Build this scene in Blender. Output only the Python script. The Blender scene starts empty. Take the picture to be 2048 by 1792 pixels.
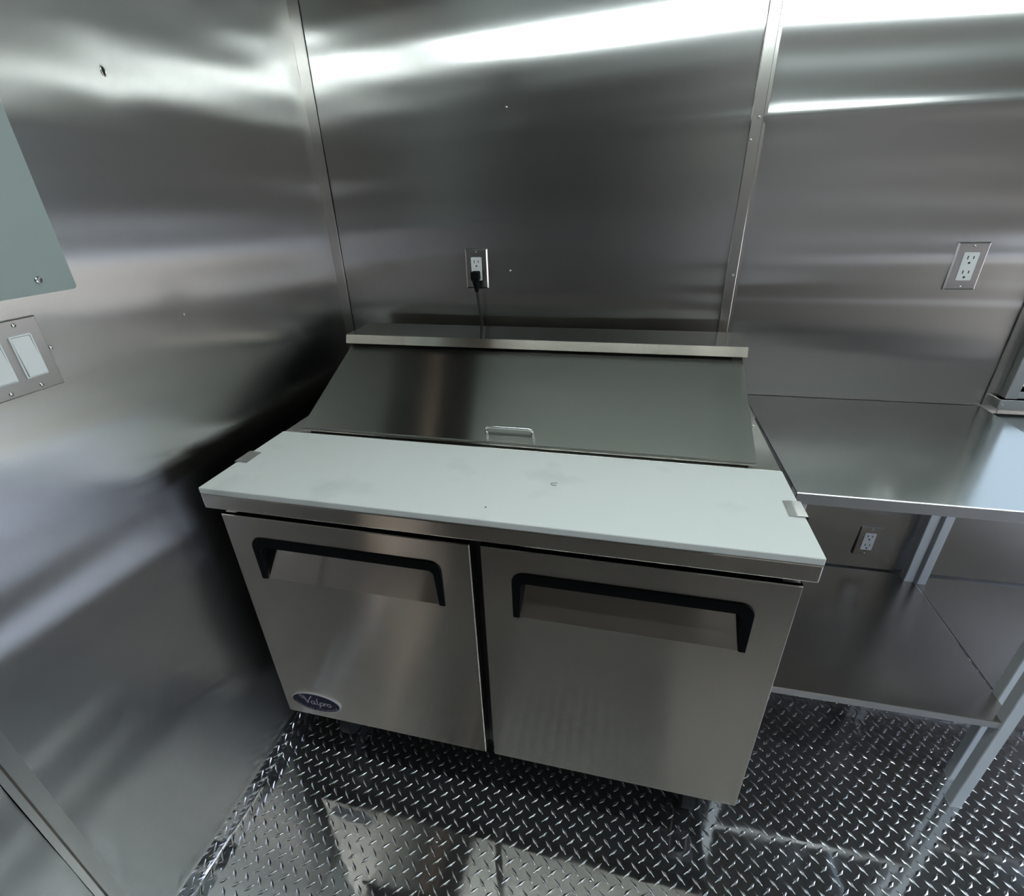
import bpy, bmesh, math, random
import numpy as np
from mathutils import Vector, Matrix

random.seed(4)
RNG = np.random.default_rng(7)
S = bpy.context.scene
C = S.collection

# ------------------------------------------------------------------ camera
CAM_POS = Vector((0.941594, -1.541703, 1.506968))
CAM_R = (0.975939, 0.216265, -0.027805)
CAM_U = (-0.073459, 0.446170, 0.891928)
CAM_F = (-0.205299, 0.868425, -0.451322)
F_PX = 987.37
cam_d = bpy.data.cameras.new('camera')
cam = bpy.data.objects.new('camera', cam_d)
C.objects.link(cam)
M = Matrix.Identity(4)
for i in range(3):
    M[i][0] = CAM_R[i]; M[i][1] = CAM_U[i]; M[i][2] = -CAM_F[i]; M[i][3] = CAM_POS[i]
cam.matrix_world = M
cam_d.sensor_fit = 'HORIZONTAL'
cam_d.sensor_width = 36.0
cam_d.lens = F_PX / 2048 * 36.0
cam_d.clip_start = 0.02
S.camera = cam

# ------------------------------------------------------------------ world, exposure
S.view_settings.view_transform = 'Standard'
S.view_settings.look = 'None'
S.view_settings.gamma = 1.0
S.view_settings.use_curve_mapping = False
S.view_settings.exposure = 0.85
SKY = (0.66, 0.80, 1.0)
SKY_STRENGTH = 4.0
LED_STRENGTH = 34.0
LED_COLOR = (0.89, 1.0, 0.985)
W = bpy.data.worlds.new('sky'); S.world = W; W.use_nodes = True
bg = W.node_tree.nodes['Background']
bg.inputs[0].default_value = (*SKY, 1); bg.inputs[1].default_value = SKY_STRENGTH
sun_d = bpy.data.lights.new('sun', 'SUN'); sun_d.energy = 6.0; sun_d.angle = math.radians(1.0); sun_d.color = (1.0, 0.93, 0.82)
sun = bpy.data.objects.new('sun', sun_d); C.objects.link(sun)
sun.rotation_euler = Vector((0.25, 0.45, -0.86)).to_track_quat('-Z', 'Y').to_euler()
S.cycles.max_bounces = 9
S.cycles.glossy_bounces = 8
S.cycles.diffuse_bounces = 4
S.cycles.transparent_max_bounces = 8
S.cycles.sample_clamp_indirect = 6.0

# ------------------------------------------------------------------ materials
def newmat(name):
    m = bpy.data.materials.new(name); m.use_nodes = True
    nt = m.node_tree
    return m, nt, nt.nodes['Principled BSDF']

def plain(name, col, rough=0.5, metal=0.0, spec=0.5, noise=0.0, scale=30):
    m, nt, b = newmat(name)
    b.inputs['Base Color'].default_value = (*col, 1)
    b.inputs['Roughness'].default_value = rough
    b.inputs['Metallic'].default_value = metal
    b.inputs['Specular IOR Level'].default_value = spec
    if noise:
        tc = nt.nodes.new('ShaderNodeTexCoord'); n = nt.nodes.new('ShaderNodeTexNoise')
        n.inputs['Scale'].default_value = scale; n.inputs['Detail'].default_value = 4
        nt.links.new(tc.outputs['Object'], n.inputs['Vector'])
        r = nt.nodes.new('ShaderNodeMapRange')
        r.inputs['From Min'].default_value = 0.3; r.inputs['From Max'].default_value = 0.7
        r.inputs['To Min'].default_value = rough - noise; r.inputs['To Max'].default_value = rough + noise
        nt.links.new(n.outputs['Fac'], r.inputs['Value']); nt.links.new(r.outputs['Result'], b.inputs['Roughness'])
    return m

def steel(name, spread, grain, col=(0.56, 0.54, 0.52), rough=0.3, aniso=0.75, bump=0.0, smudge=0.03, gscale=900, amp=0.02):
    """brushed steel: hairlines run along `grain`, reflections smear along `spread`."""
    m, nt, b = newmat(name)
    L = nt.links
    b.inputs['Metallic'].default_value = 1.0
    b.inputs['Base Color'].default_value = (*col, 1)
    b.inputs['Anisotropic'].default_value = aniso
    tv = nt.nodes.new('ShaderNodeCombineXYZ')
    for i in range(3): tv.inputs[i].default_value = spread[i]
    L.new(tv.outputs[0], b.inputs['Tangent'])
    geo = nt.nodes.new('ShaderNodeNewGeometry')
    mp = nt.nodes.new('ShaderNodeMapping'); mp.vector_type = 'POINT'
    mp.inputs['Scale'].default_value = [gscale if g == 0 else gscale * 0.006 for g in grain]
    L.new(geo.outputs['Position'], mp.inputs['Vector'])
    n = nt.nodes.new('ShaderNodeTexNoise'); n.inputs['Scale'].default_value = 1.0; n.inputs['Detail'].default_value = 2
    L.new(mp.outputs[0], n.inputs['Vector'])
    n2 = nt.nodes.new('ShaderNodeTexNoise'); n2.inputs['Scale'].default_value = 3.5; n2.inputs['Detail'].default_value = 4
    L.new(geo.outputs['Position'], n2.inputs['Vector'])
    ma = nt.nodes.new('ShaderNodeMath'); ma.operation = 'MULTIPLY_ADD'
    L.new(n.outputs['Fac'], ma.inputs[0]); ma.inputs[1].default_value = amp; ma.inputs[2].default_value = rough - amp * 0.5 - smudge * 0.5
    mb = nt.nodes.new('ShaderNodeMath'); mb.operation = 'MULTIPLY_ADD'
    L.new(n2.outputs['Fac'], mb.inputs[0]); mb.inputs[1].default_value = smudge; L.new(ma.outputs[0], mb.inputs[2])
    L.new(mb.outputs[0], b.inputs['Roughness'])
    if bump:
        bp = nt.nodes.new('ShaderNodeBump'); bp.inputs['Strength'].default_value = bump; bp.inputs['Distance'].default_value = 0.001
        L.new(n.outputs['Fac'], bp.inputs['Height']); L.new(bp.outputs[0], b.inputs['Normal'])
    return m

X, Y, Z = (1, 0, 0), (0, 1, 0), (0, 0, 1)
M_wall_back = steel('brushed_wall_steel_x', X, Z, col=(0.555, 0.55, 0.545), rough=0.20, aniso=1.0)
M_wall_left = steel('brushed_wall_steel_y', Y, Z, col=(0.57, 0.56, 0.55), rough=0.23, aniso=1.0)
M_trim_x = steel('trim_steel_x', X, Z, rough=0.24, aniso=0.6)
M_trim_y = steel('trim_steel_y', Y, Z, col=(0.62, 0.6, 0.57), rough=0.26, aniso=0.6)
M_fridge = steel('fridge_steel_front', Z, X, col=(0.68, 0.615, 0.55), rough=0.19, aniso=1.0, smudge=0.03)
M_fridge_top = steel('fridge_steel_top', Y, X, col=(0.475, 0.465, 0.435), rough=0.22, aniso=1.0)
M_hood = steel('hood_steel', Y, X, col=(0.50, 0.50, 0.47), rough=0.13, aniso=0.6)
M_table = steel('table_steel', Y, X, col=(0.56, 0.57, 0.57), rough=0.17, aniso=0.6)
M_shelf = steel('shelf_steel', Y, X, col=(0.44, 0.40, 0.37), rough=0.26, aniso=0.5, amp=0.004, smudge=0.01)
M_leg = plain('leg_aluminium', (0.74, 0.77, 0.80), 0.5, 0.3)
M_lip = steel('folded_lip_steel', Z, X, col=(0.62, 0.60, 0.60), rough=0.42, aniso=0.5)
M_plate = steel('plate_steel', X, Z, col=(0.55, 0.53, 0.52), rough=0.22, aniso=0.4)
M_platel = steel('plate_steel_y', Y, Z, col=(0.62, 0.58, 0.55), rough=0.3, aniso=0.4)
M_chrome = plain('polished_screw', (0.75, 0.74, 0.72), 0.15, 1.0)
M_front = plain('dark_reflected_tone', (0.014, 0.013, 0.0125), 0.5, 0.0, 0.2)  # dark tone for unseen surfaces, added so the steel reflects dark
M_low = plain('brown_reflected_tone', (0.075, 0.062, 0.054), 0.5)  # tone put on the unseen lower wall for the steel's reflections
M_beige = plain('beige_reflection_panel', (0.80, 0.64, 0.52), 0.5)  # for the added unseen panel that mirrors as a warm stripe
M_wall_front = plain('dull_wall_steel', (0.40, 0.37, 0.365), 0.5, 0.5)
M_ceiling = plain('ceiling_board', (0.54, 0.63, 0.60), 0.4)
M_warm_strip = plain('warm_reflection_strip', (0.85, 0.66, 0.54), 0.5)  # for the added unseen strip that mirrors in the lid
M_board = plain('white_polyethylene', (0.83, 0.845, 0.83), 0.42, 0.0, 0.4, 0.06, 6)
def smudges(m, base, dirt, scale, lo, hi):
    nt = m.node_tree; b = nt.nodes['Principled BSDF']
    tc = nt.nodes.new('ShaderNodeTexCoord'); n = nt.nodes.new('ShaderNodeTexNoise'); n.inputs['Scale'].default_value = scale; n.inputs['Detail'].default_value = 5
    nt.links.new(tc.outputs['Object'], n.inputs['Vector'])
    r = nt.nodes.new('ShaderNodeValToRGB')
    r.color_ramp.elements[0].position = lo; r.color_ramp.elements[0].color = (*base, 1)
    r.color_ramp.elements[1].position = hi; r.color_ramp.elements[1].color = (*dirt, 1)
    nt.links.new(n.outputs['Fac'], r.inputs['Fac']); nt.links.new(r.outputs['Color'], b.inputs['Base Color'])
smudges(M_board, (0.83, 0.845, 0.83), (0.70, 0.72, 0.71), 9, 0.58, 0.85)
M_black = plain('black_plastic', (0.004, 0.0045, 0.005), 0.5, 0.0, 0.08)
M_rubber = plain('black_rubber', (0.02, 0.02, 0.02), 0.6)
M_dark = plain('dark_coated_steel', (0.03, 0.03, 0.03), 0.5, 0.4)
M_white = plain('white_plastic', (0.78, 0.79, 0.8), 0.35)
M_slot = plain('dark_slot', (0.015, 0.013, 0.013), 0.6)
M_panel = plain('grey_green_enamel', (0.31, 0.365, 0.355), 0.42, 0.0, 0.4, 0.04, 200)
M_blue = plain('navy_badge', (0.005, 0.006, 0.035), 0.4, 0.0, 0.25)
M_silver = plain('silver_print', (0.62, 0.6, 0.62), 0.35, 0.2)
M_pink = plain('rose_print', (0.42, 0.27, 0.32), 0.4, 0.2)
M_alu = steel('window_aluminium', Z, X, col=(0.6, 0.62, 0.62), rough=0.35, aniso=0.2)
M_scrap = plain('scrap', (0.03, 0.03, 0.03), 0.6)
M_ground = plain('outside_gravel', (0.50, 0.44, 0.36), 0.9)
M_rust = plain('brown_spot', (0.08, 0.03, 0.02), 0.7)

def mk_floor(name, rough):
    m, nt, b = newmat(name); L = nt.links
    b.inputs['Metallic'].default_value = 0.95
    b.inputs['Base Color'].default_value = (0.62, 0.62, 0.64, 1)
    geo = nt.nodes.new('ShaderNodeNewGeometry')
    n = nt.nodes.new('ShaderNodeTexNoise'); n.inputs['Scale'].default_value = 7; n.inputs['Detail'].default_value = 5
    L.new(geo.outputs['Position'], n.inputs['Vector'])
    r = nt.nodes.new('ShaderNodeMapRange')
    r.inputs['From Min'].default_value = 0.35; r.inputs['From Max'].default_value = 0.7
    r.inputs['To Min'].default_value = rough * 0.7; r.inputs['To Max'].default_value = rough * 1.8
    L.new(n.outputs['Fac'], r.inputs['Value']); L.new(r.outputs['Result'], b.inputs['Roughness'])
    n2 = nt.nodes.new('ShaderNodeTexNoise'); n2.inputs['Scale'].default_value = 22; n2.inputs['Detail'].default_value = 1
    L.new(geo.outputs['Position'], n2.inputs['Vector'])
    bp = nt.nodes.new('ShaderNodeBump'); bp.inputs['Strength'].default_value = 0.12; bp.inputs['Distance'].default_value = 0.003
    L.new(n2.outputs['Fac'], bp.inputs['Height']); L.new(bp.outputs[0], b.inputs['Normal'])
    return m
M_floor = mk_floor('tread_plate_aluminium', 0.07)
M_tread = mk_floor('tread_ridge_aluminium', 0.13)

def mk_led():
    m, nt, b = newmat('led_diffuser')
    b.inputs['Base Color'].default_value = (0.8, 0.8, 0.8, 1)
    b.inputs['Emission Color'].default_value = (*LED_COLOR, 1)
    b.inputs['Emission Strength'].default_value = LED_STRENGTH
    return m
M_led = mk_led()

def mk_glass():
    m = bpy.data.materials.new('window_glass'); m.use_nodes = True
    nt = m.node_tree; nt.nodes.clear()
    o = nt.nodes.new('ShaderNodeOutputMaterial'); mx = nt.nodes.new('ShaderNodeMixShader')
    t = nt.nodes.new('ShaderNodeBsdfTransparent'); g = nt.nodes.new('ShaderNodeBsdfGlossy')
    g.inputs['Roughness'].default_value = 0.03; t.inputs[0].default_value = (0.44, 0.45, 0.44, 1)
    mx.inputs[0].default_value = 0.07
    nt.links.new(t.outputs[0], mx.inputs[1]); nt.links.new(g.outputs[0], mx.inputs[2]); nt.links.new(mx.outputs[0], o.inputs[0])
    return m
M_glass = mk_glass()

# ------------------------------------------------------------------ builders
def link(name, me, mat, parent=None, smooth=False):
    o = bpy.data.objects.new(name, me); C.objects.link(o)
    if mat is not None and not me.materials: me.materials.append(mat)
    if parent is not None: o.parent = parent
    if smooth:
        me.polygons.foreach_set('use_smooth', [True] * len(me.polygons))
    return o

def from_bm(name, bm, mat, parent=None, smooth=False):
    bmesh.ops.recalc_face_normals(bm, faces=bm.faces)
    me = bpy.data.meshes.new(name); bm.to_mesh(me); bm.free()
    return link(name, me, mat, parent, smooth)

def pyd(name, v, f, mat, parent=None, smooth=False):
    me = bpy.data.meshes.new(name); me.from_pydata([tuple(map(float, p)) for p in v], [], f); me.update()
    return link(name, me, mat, parent, smooth)

def add_box(bm, a, b, bevel=0.0, seg=1):
    r = bmesh.ops.create_cube(bm, size=1.0)
    vs = r['verts']
    for v in vs:
        for i in range(3): v.co[i] = (a[i] + b[i]) / 2 + v.co[i] * (b[i] - a[i])
    if bevel:
        es = list({e for v in vs for e in v.link_edges})
        bmesh.ops.bevel(bm, geom=es, offset=bevel, segments=seg, affect='EDGES', profile=0.5)

def box(name, a, b, mat, parent=None, bevel=0.0, seg=1, smooth=False):
    bm = bmesh.new(); add_box(bm, a, b, bevel, seg)
    return from_bm(name, bm, mat, parent, smooth)

def prism(bm, pts, axis, t0, t1):
    """extrude a 2-D outline (a list of (u, v)) along `axis` from t0 to t1."""
    def P(u, v, t):
        return {'x': (t, u, v), 'y': (u, t, v), 'z': (u, v, t)}[axis]
    a = [bm.verts.new(P(u, v, t0)) for u, v in pts]
    b = [bm.verts.new(P(u, v, t1)) for u, v in pts]
    bm.faces.new(a); bm.faces.new(b[::-1])
    n = len(pts)
    for i in range(n):
        bm.faces.new((a[i], a[(i + 1) % n], b[(i + 1) % n], b[i]))

def rrect(u0, v0, u1, v1, r, n=5):
    out = []
    for cx, cy, a0 in ((u1 - r, v1 - r, 0), (u0 + r, v1 - r, 90), (u0 + r, v0 + r, 180), (u1 - r, v0 + r, 270)):
        for i in range(n + 1):
            a = math.radians(a0 + 90 * i / n)
            out.append((cx + r * math.cos(a), cy + r * math.sin(a)))
    return out

def tube_mesh(bm, path, r, n=10, cap=True):
    path = [Vector(p) for p in path]
    rings = []
    up = None
    for i, p in enumerate(path):
        t = (path[min(i + 1, len(path) - 1)] - path[max(i - 1, 0)]).normalized()
        if up is None:
            up = t.orthogonal().normalized()
        up = (up - t * up.dot(t)).normalized()
        s = t.cross(up)
        rr = r[i] if isinstance(r, (list, tuple)) else r
        rings.append([bm.verts.new(p + rr * (math.cos(2 * math.pi * k / n) * up + math.sin(2 * math.pi * k / n) * s)) for k in range(n)])
    for a, b in zip(rings, rings[1:]):
        for k in range(n):
            bm.faces.new((a[k], a[(k + 1) % n], b[(k + 1) % n], b[k]))
    if cap:
        bm.faces.new(rings[0][::-1]); bm.faces.new(rings[-1])

def cyl(bm, c, axis, r, h, n=20, r2=None):
    c = Vector(c); d = Vector({'x': X, 'y': Y, 'z': Z}[axis]) * h / 2
    tube_mesh(bm, [c - d, c + d], [r, r if r2 is None else r2], n)

def smooth_path(pts, sub=6):
    pts = [Vector(p) for p in pts]; out = []
    P = [pts[0]] + pts + [pts[-1]]
    for i in range(1, len(P) - 2):
        p0, p1, p2, p3 = P[i - 1:i + 3]
        for k in range(sub):
            t = k / sub
            out.append(0.5 * ((2 * p1) + (p2 - p0) * t + (2 * p0 - 5 * p1 + 4 * p2 - p3) * t * t + (3 * p1 - p0 - 3 * p2 + p3) * t ** 3))
    out.append(pts[-1])
    return out

def thing(name, label, cat, loc=(0, 0, 0), rz=0.0, group=None):
    o = bpy.data.objects.new(name, None); C.objects.link(o)
    o.empty_display_size = 0.05
    o.location = loc; o.rotation_euler = (0, 0, rz)
    o['label'] = label; o['category'] = cat
    if group: o['group'] = group
    return o

def tag(o, label, cat, group=None):
    o['label'] = label; o['category'] = cat
    if group: o['group'] = group
    return o

def second_mat(o, mat):
    """faces that look towards the room's front get their own grain direction."""
    o.data.materials.append(mat)
    for p in o.data.polygons:
        if abs(p.normal.y) > 0.8: p.material_index = 1
    return o

def struct(o, label=None):
    o['kind'] = 'structure'
    if label: o['label'] = label
    return o

# ------------------------------------------------------------------ room shell
L_ROOM, D_ROOM, H_ROOM = 4.20, 2.20, 2.14     # x length, y depth, ceiling height
WIN_X0, WIN_X1, WIN_Z0, WIN_Z1 = 1.975, 3.15, 0.985, 1.92
DOOR_Y0, DOOR_Y1, DOOR_Z1 = -2.05, -0.60, 1.30

def waves(seed, n, amp, lu, lz):
    r = np.random.default_rng(seed)
    out = []
    for _ in range(n):
        out.append((amp * r.uniform(.5, 1), r.uniform(-1, 1) * 2 * math.pi / lu, 2 * math.pi / (lz * r.uniform(.7, 1.5)), r.uniform(0, 6.28)))
    return out
def wave_at(ws, u, z):
    return sum(a * np.sin(ku * u + kz * z + ph) for a, ku, kz, ph in ws)

def sheet(name, u0, u1, z0, z1, axis, sign, wfun, mat, thick=0.05, step=0.02):
    """wavy sheet-metal wall: front face towards the room, a box behind it."""
    nu = max(2, int((u1 - u0) / step)); nz = max(2, int((z1 - z0) / (step * 0.35)))
    U, Zg = np.meshgrid(np.linspace(u0, u1, nu + 1), np.linspace(z0, z1, nz + 1))
    D = wfun(U, Zg)
    v = []
    for u, z, dd in zip(U.ravel(), Zg.ravel(), D.ravel()):
        v.append((u, -dd, z) if axis == 'y' else (dd, u, z))
    f = []
    w = nu + 1
    for j in range(nz):
        for i in range(nu):
            a = j * w + i
            f.append((a, a + 1, a + w + 1, a + w) if axis == 'y' else (a, a + w, a + w + 1, a + 1))
    nsm = len(f)
    k = len(v)
    back = thick if axis == 'y' else -thick
    cs = [(u0, z0), (u1, z0), (u1, z1), (u0, z1)]
    for u, z in cs: v.append((u, 0, z) if axis == 'y' else (0, u, z))
    for u, z in cs: v.append((u, back, z) if axis == 'y' else (back, u, z))
    for q in ((4, 7, 6, 5), (0, 4, 5, 1), (1, 5, 6, 2), (2, 6, 7, 3), (3, 7, 4, 0)):
        f.append(tuple(k + i for i in q))
    me = bpy.data.meshes.new(name); me.from_pydata(v, [], f); me.update()
    me.polygons.foreach_set('use_smooth', [i < nsm for i in range(len(f))])
    return struct(link(name, me, mat))

SEAM_X0, SEAM_X1 = 1.205, 1.241
wsA = waves(3, 5, 0.0007, 2.2, 0.36) + waves(31, 3, 0.00012, 1.2, 0.10)
wsB = waves(11, 6, 0.0009, 1.5, 0.34) + waves(37, 4, 0.00022, 0.9, 0.11)
def w_back(u, z):
    a = wave_at(wsA, u, z); b = wave_at(wsB, u, z)
    t = np.clip((u - 1.21) / 0.025, 0, 1)
    d = a * (1 - t) + b * t
    # dents where the screws pull the sheet in
    for sx, sz in ((0.59, 1.31), (0.592, 1.723)):
        d = d - 0.0008 * np.exp(-((u - sx) ** 2 + (z - sz) ** 2) / 0.05 ** 2)
    # shallow horizontal creases in the sheet
    fade = np.clip((u - 0.75) / 0.5, 0, 1)
    for zc, sl, am, sg in ((1.655, 0.025, 0.0019, 0.019), (1.345, -0.02, 0.0010, 0.022), (1.255, -0.035, -0.0008, 0.020)):
        zz = zc + sl * (u - 1.2) + 0.010 * np.sin(2.6 * u + zc * 7)
        d = d + fade * am * np.exp(-((z - zz) / sg) ** 2)
    return d + 0.003
wsL = waves(23, 5, 0.0009, 1.9, 0.40) + waves(41, 4, 0.00018, 1.0, 0.12)
def w_left(u, z):
    d = wave_at(wsL, u, z)
    for sy, sz in ((-0.633, 1.302), (-0.638, 1.729), (-0.914, 1.305)):
        d = d - 0.0008 * np.exp(-((u - sy) ** 2 + (z - sz) ** 2) / 0.05 ** 2)
    return d + 0.003

wall_back = sheet('wall_back', 0, WIN_X0, 0, H_ROOM, 'y', 1, w_back, M_wall_back)
wall_left = sheet('wall_left', -D_ROOM, 0, 0, H_ROOM, 'x', 1, w_left, M_wall_left)
wlo = sheet('wall_back_lower', WIN_X0, L_ROOM, 0, WIN_Z0, 'y', 1, lambda u, z: 0 * u + 0.003, M_wall_back, step=0.2)
wup = sheet('wall_back_upper', WIN_X0, L_ROOM, WIN_Z1, H_ROOM, 'y', 1, lambda u, z: 0 * u + 0.003, M_wall_back, step=0.2)
wmi = sheet('wall_back_end', WIN_X1, L_ROOM, WIN_Z0, WIN_Z1, 'y', 1, lambda u, z: 0 * u + 0.003, M_wall_back, step=0.2)
struct(box('wall_front', (1.35, -D_ROOM - 0.05, 0.9), (L_ROOM, -D_ROOM, H_ROOM), M_wall_front))
struct(box('wall_front_dark', (0, -D_ROOM - 0.05, 0.9), (1.35, -D_ROOM, H_ROOM), M_front))  # unseen wall darkened here to keep the back wall's reflections dark
struct(box('wall_front_lower', (0, -D_ROOM - 0.05, 0), (L_ROOM, -D_ROOM, 0.9), M_low))  # unseen; toned for what the doors, floor and under-table steel reflect
struct(box('left_reflection_panel', (0.009, -2.10, 0.06), (0.024, -1.45, 0.50), M_beige, None, 0.003))  # added out of view to mirror as a warm stripe in the left door
struct(box('wall_right', (L_ROOM, -D_ROOM, 0), (L_ROOM + 0.05, DOOR_Y0, H_ROOM), M_wall_left))
struct(box('wall_right', (L_ROOM, DOOR_Y1, 0), (L_ROOM + 0.05, 0, H_ROOM), M_wall_left))
struct(box('wall_right', (L_ROOM, DOOR_Y0, DOOR_Z1), (L_ROOM + 0.05, DOOR_Y1, H_ROOM), M_wall_left))
ceil = struct(box('ceiling', (-0.05, -D_ROOM - 0.05, H_ROOM), (L_ROOM + 0.05, 0.05, H_ROOM + 0.05), M_ceiling))
box('dark_reflection_sheet', (0.046, -D_ROOM, H_ROOM - 0.003), (0.235, 0.0, H_ROOM), M_front, ceil)  # added out of view to darken the reflection left on the lid
box('ceiling_reflection_strip', (0.008, -D_ROOM, H_ROOM - 0.012), (0.045, -0.01, H_ROOM), M_warm_strip, ceil)  # added out of view to mirror as a warm stripe in the lid
struct(box('ground', (-30, -30, -0.75), (30, 30, -0.65), M_ground))

# floor sheet: two plates meeting in a fine recessed joint
JX = 0.553
bm = bmesh.new()
prof = [(0, 0), (JX - 0.0012, 0), (JX - 0.0012, -0.002), (JX + 0.0012, -0.002), (JX + 0.0012, 0), (L_ROOM, 0), (L_ROOM, -0.05), (0, -0.05)]
prism(bm, prof, 'y', -D_ROOM, 0.0)
floor = struct(from_bm('floor', bm, M_floor))

# ------------------------------------------------------------------ raised lozenges of the tread plate
def loz_template(L=0.0325, Wd=0.0088, H=0.0018):
    st = [-1, -0.45, 0, 0.45, 1]
    ac = [(-1, 0), (-0.42, 0.72), (0, 1), (0.42, 0.72), (1, 0)]
    v, f, rings = [], [], []
    for s in st:
        if abs(s) == 1:
            rings.append([len(v)]); v.append((s * L / 2, 0, 0)); continue
        w = Wd / 2 * (1 - abs(s)) ** 1.25 if s else Wd / 2
        h = H * (1 - s * s) ** 0.55
        r = []
        for q, hh in ac:
            r.append(len(v)); v.append((s * L / 2, q * w, hh * h))
        rings.append(r)
    for a, b in zip(rings, rings[1:]):
        for k in range(4):
            if len(a) == 1: f.append((a[0], b[k], b[k + 1]))
            elif len(b) == 1: f.append((a[k], b[0], a[k + 1]))
            else: f.append((a[k], b[k], b[k + 1], a[k + 1]))
    f = [q[::-1] for q in f]
    return np.array(v), f
LV, LF = loz_template()
PX, PY, ROT = 0.03645, 0.0387, -0.012
OX, OY = 0.7563, -0.8821
def lattice():
    out = []
    cr, sr = math.cos(ROT), math.sin(ROT)
    for i in range(-25, 100):
        for j in range(-40, 28):
            for fam in (0, 1):
                a = (i + 0.5 * fam * 0.94) * PX; b = (j + 0.5 * fam * 0.92) * PY
                x = OX + cr * a - sr * b; y = OY + sr * a + cr * b
                if 0.042 < x < L_ROOM - 0.02 and -D_ROOM + 0.02 < y < -0.02 and abs(x - JX) > 0.0:
                    out.append((x, y, (45 if fam == 0 else -46)))
    return out
LAT = lattice()
def loz_xy(x, y, deg):
    a = math.radians(deg) + ROT
    R2 = np.array([[math.cos(a), -math.sin(a), 0], [math.sin(a), math.cos(a), 0], [0, 0, 1]])
    return LV @ R2.T + np.array([x, y, 0.0])
def pix(P):
    d = Vector(P) - CAM_POS
    zc = d.dot(Vector(CAM_F))
    if zc < 0.05: return None
    return 1024 + F_PX * d.dot(Vector(CAM_R)) / zc, 896 - F_PX * d.dot(Vector(CAM_U)) / zc, zc
OCC = [((0.07, -0.83, 0.2), (1.30, -0.05, 1.0)), ((1.30, -0.58, 0.32), (1.93, 0, 0.35)), ((1.30, -0.58, 0.92), (1.93, 0, 0.96)),
       ((1.94, -0.47, 0.32), (3, 0, 0.35))]
def hidden(P):
    o = np.array(CAM_POS); d = np.array(P) - o
    for a, b in OCC:
        t0 = (np.array(a) - o) / d; t1 = (np.array(b) - o) / d
        lo = np.minimum(t0, t1).max(); hi = np.maximum(t0, t1).min()
        if lo < hi and hi > 0 and lo < 0.999: return True
    return False
score = []
for k, (x, y, dg) in enumerate(LAT):
    p = pix((x, y, 0))
    if p and -10 < p[0] < 2058 and -10 < p[1] < 1802 and not hidden((x, y, 0.001)):
        zc = p[2]; dist = (Vector((x, y, 0)) - CAM_POS).length
        score.append((CAM_POS.z / dist / zc ** 2, k))
score.sort(reverse=True)
big = {k for _, k in score[:300]}
loz_me = {}
for dg in (45, -46):
    v = loz_xy(0, 0, dg)
    me = bpy.data.meshes.new('raised_lozenge'); me.from_pydata([tuple(q) for q in v.tolist()], [], LF); me.update()
    me.materials.append(M_tread); me.polygons.foreach_set('use_smooth', [True] * len(LF)); loz_me[dg] = me
for k in sorted(big):
    x, y, dg = LAT[k]
    o = bpy.data.objects.new('raised_lozenge', loz_me[dg]); C.objects.link(o); o.parent = floor; o.location = (x, y, 0)
def joined_loz(name, items, parent):
    nv = len(LV); V = []; Fs = []
    for q, verts in enumerate(items):
        V.append(verts); Fs.extend([tuple(i + q * nv for i in f) for f in LF])
    V = np.concatenate(V)
    me = bpy.data.meshes.new(name); me.from_pydata([tuple(r) for r in V.tolist()], [], Fs); me.update()
    o = link(name, me, M_tread, parent, True); o['kind'] = 'stuff'
    return o
joined_loz('lozenge_relief', [loz_xy(*LAT[k]) for k in range(len(LAT)) if k not in big], floor)

# skirting: the tread plate folded up against the walls
def bend(s):     # s measured along the profile from the flange edge; returns (dist from wall, z)
    fl, r = 0.0315 - 0.021, 0.012
    arc = r * math.pi / 2
    if s < fl: return 0.0315 - s, 0.002
    if s < fl + arc:
        a = (s - fl) / r
        return 0.021 - r * math.sin(a), 0.002 + r * (1 - math.cos(a))
    return 0.009, 0.002 + r + (s - fl - arc)
S_TOP = 0.0105 + 0.012 * math.pi / 2 + (0.0593 - 0.014)
def bend_n(s):
    a, b = bend(max(s - 1e-4, 0)), bend(s + 1e-4)
    t = Vector((b[0] - a[0], 0, b[1] - a[1])).normalized()
    return Vector((t.z, 0, -t.x)) if False else Vector((-t.z * -1, 0, -t.x))
def skirting(name, t0, t1, left=True):
    bm = bmesh.new()
    ss = [0, 0.0105] + [0.0105 + 0.012 * math.pi / 2 * i / 6 for i in range(1, 7)] + [S_TOP]
    out = [bend(s) for s in ss]
    inn = [(0.0315, 0.0), (0.0, 0.0), (0.0, 0.0593)]
    pts = out + inn[::-1][:-1]
    pts = out + [(0.0, 0.0593), (0.0, 0.0002), (0.0315, 0.0002)]
    if left: prism(bm, pts, 'y', t0, t1)
    else: prism(bm, [(-a, b) for a, b in pts], 'x', t0, t1)
    return struct(from_bm(name, bm, M_floor))
sk_l = skirting('baseboard_left', -D_ROOM, -0.001)
sk_b = skirting('baseboard_back', 0.033, L_ROOM, False)
items = []
for i in range(-2, 70):
    for j in range(0, 3):
        for fam in (0, 1):
            s0 = 0.012 + (j + 0.5 * fam) * 0.038; yy = -0.02 - (i + 0.5 * fam) * PX * 1.02
            a = math.radians(45 if fam == 0 else -45)
            vs = []
            ok = True
            for lx, ly, lz in LV:
                s = s0 + lx * math.cos(a) - ly * math.sin(a); y = yy + lx * math.sin(a) + ly * math.cos(a)
                s = min(max(s, 0.0005), S_TOP - 0.0005); y = min(y, -0.004)
                if y < -D_ROOM + 0.004: ok = False
                d, z = bend(s)
                d2, z2 = bend(min(s + 1e-3, S_TOP)); tx, tz = d2 - d, z2 - z
                n = math.hypot(tx, tz) or 1; nx, nz = tz / n, -tx / n
                vs.append((d + abs(nx) * lz, y, z + abs(nz) * lz))
            if ok and s0 < S_TOP: items.append(np.array(vs))
joined_loz('lozenge_relief', items, sk_l)

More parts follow.
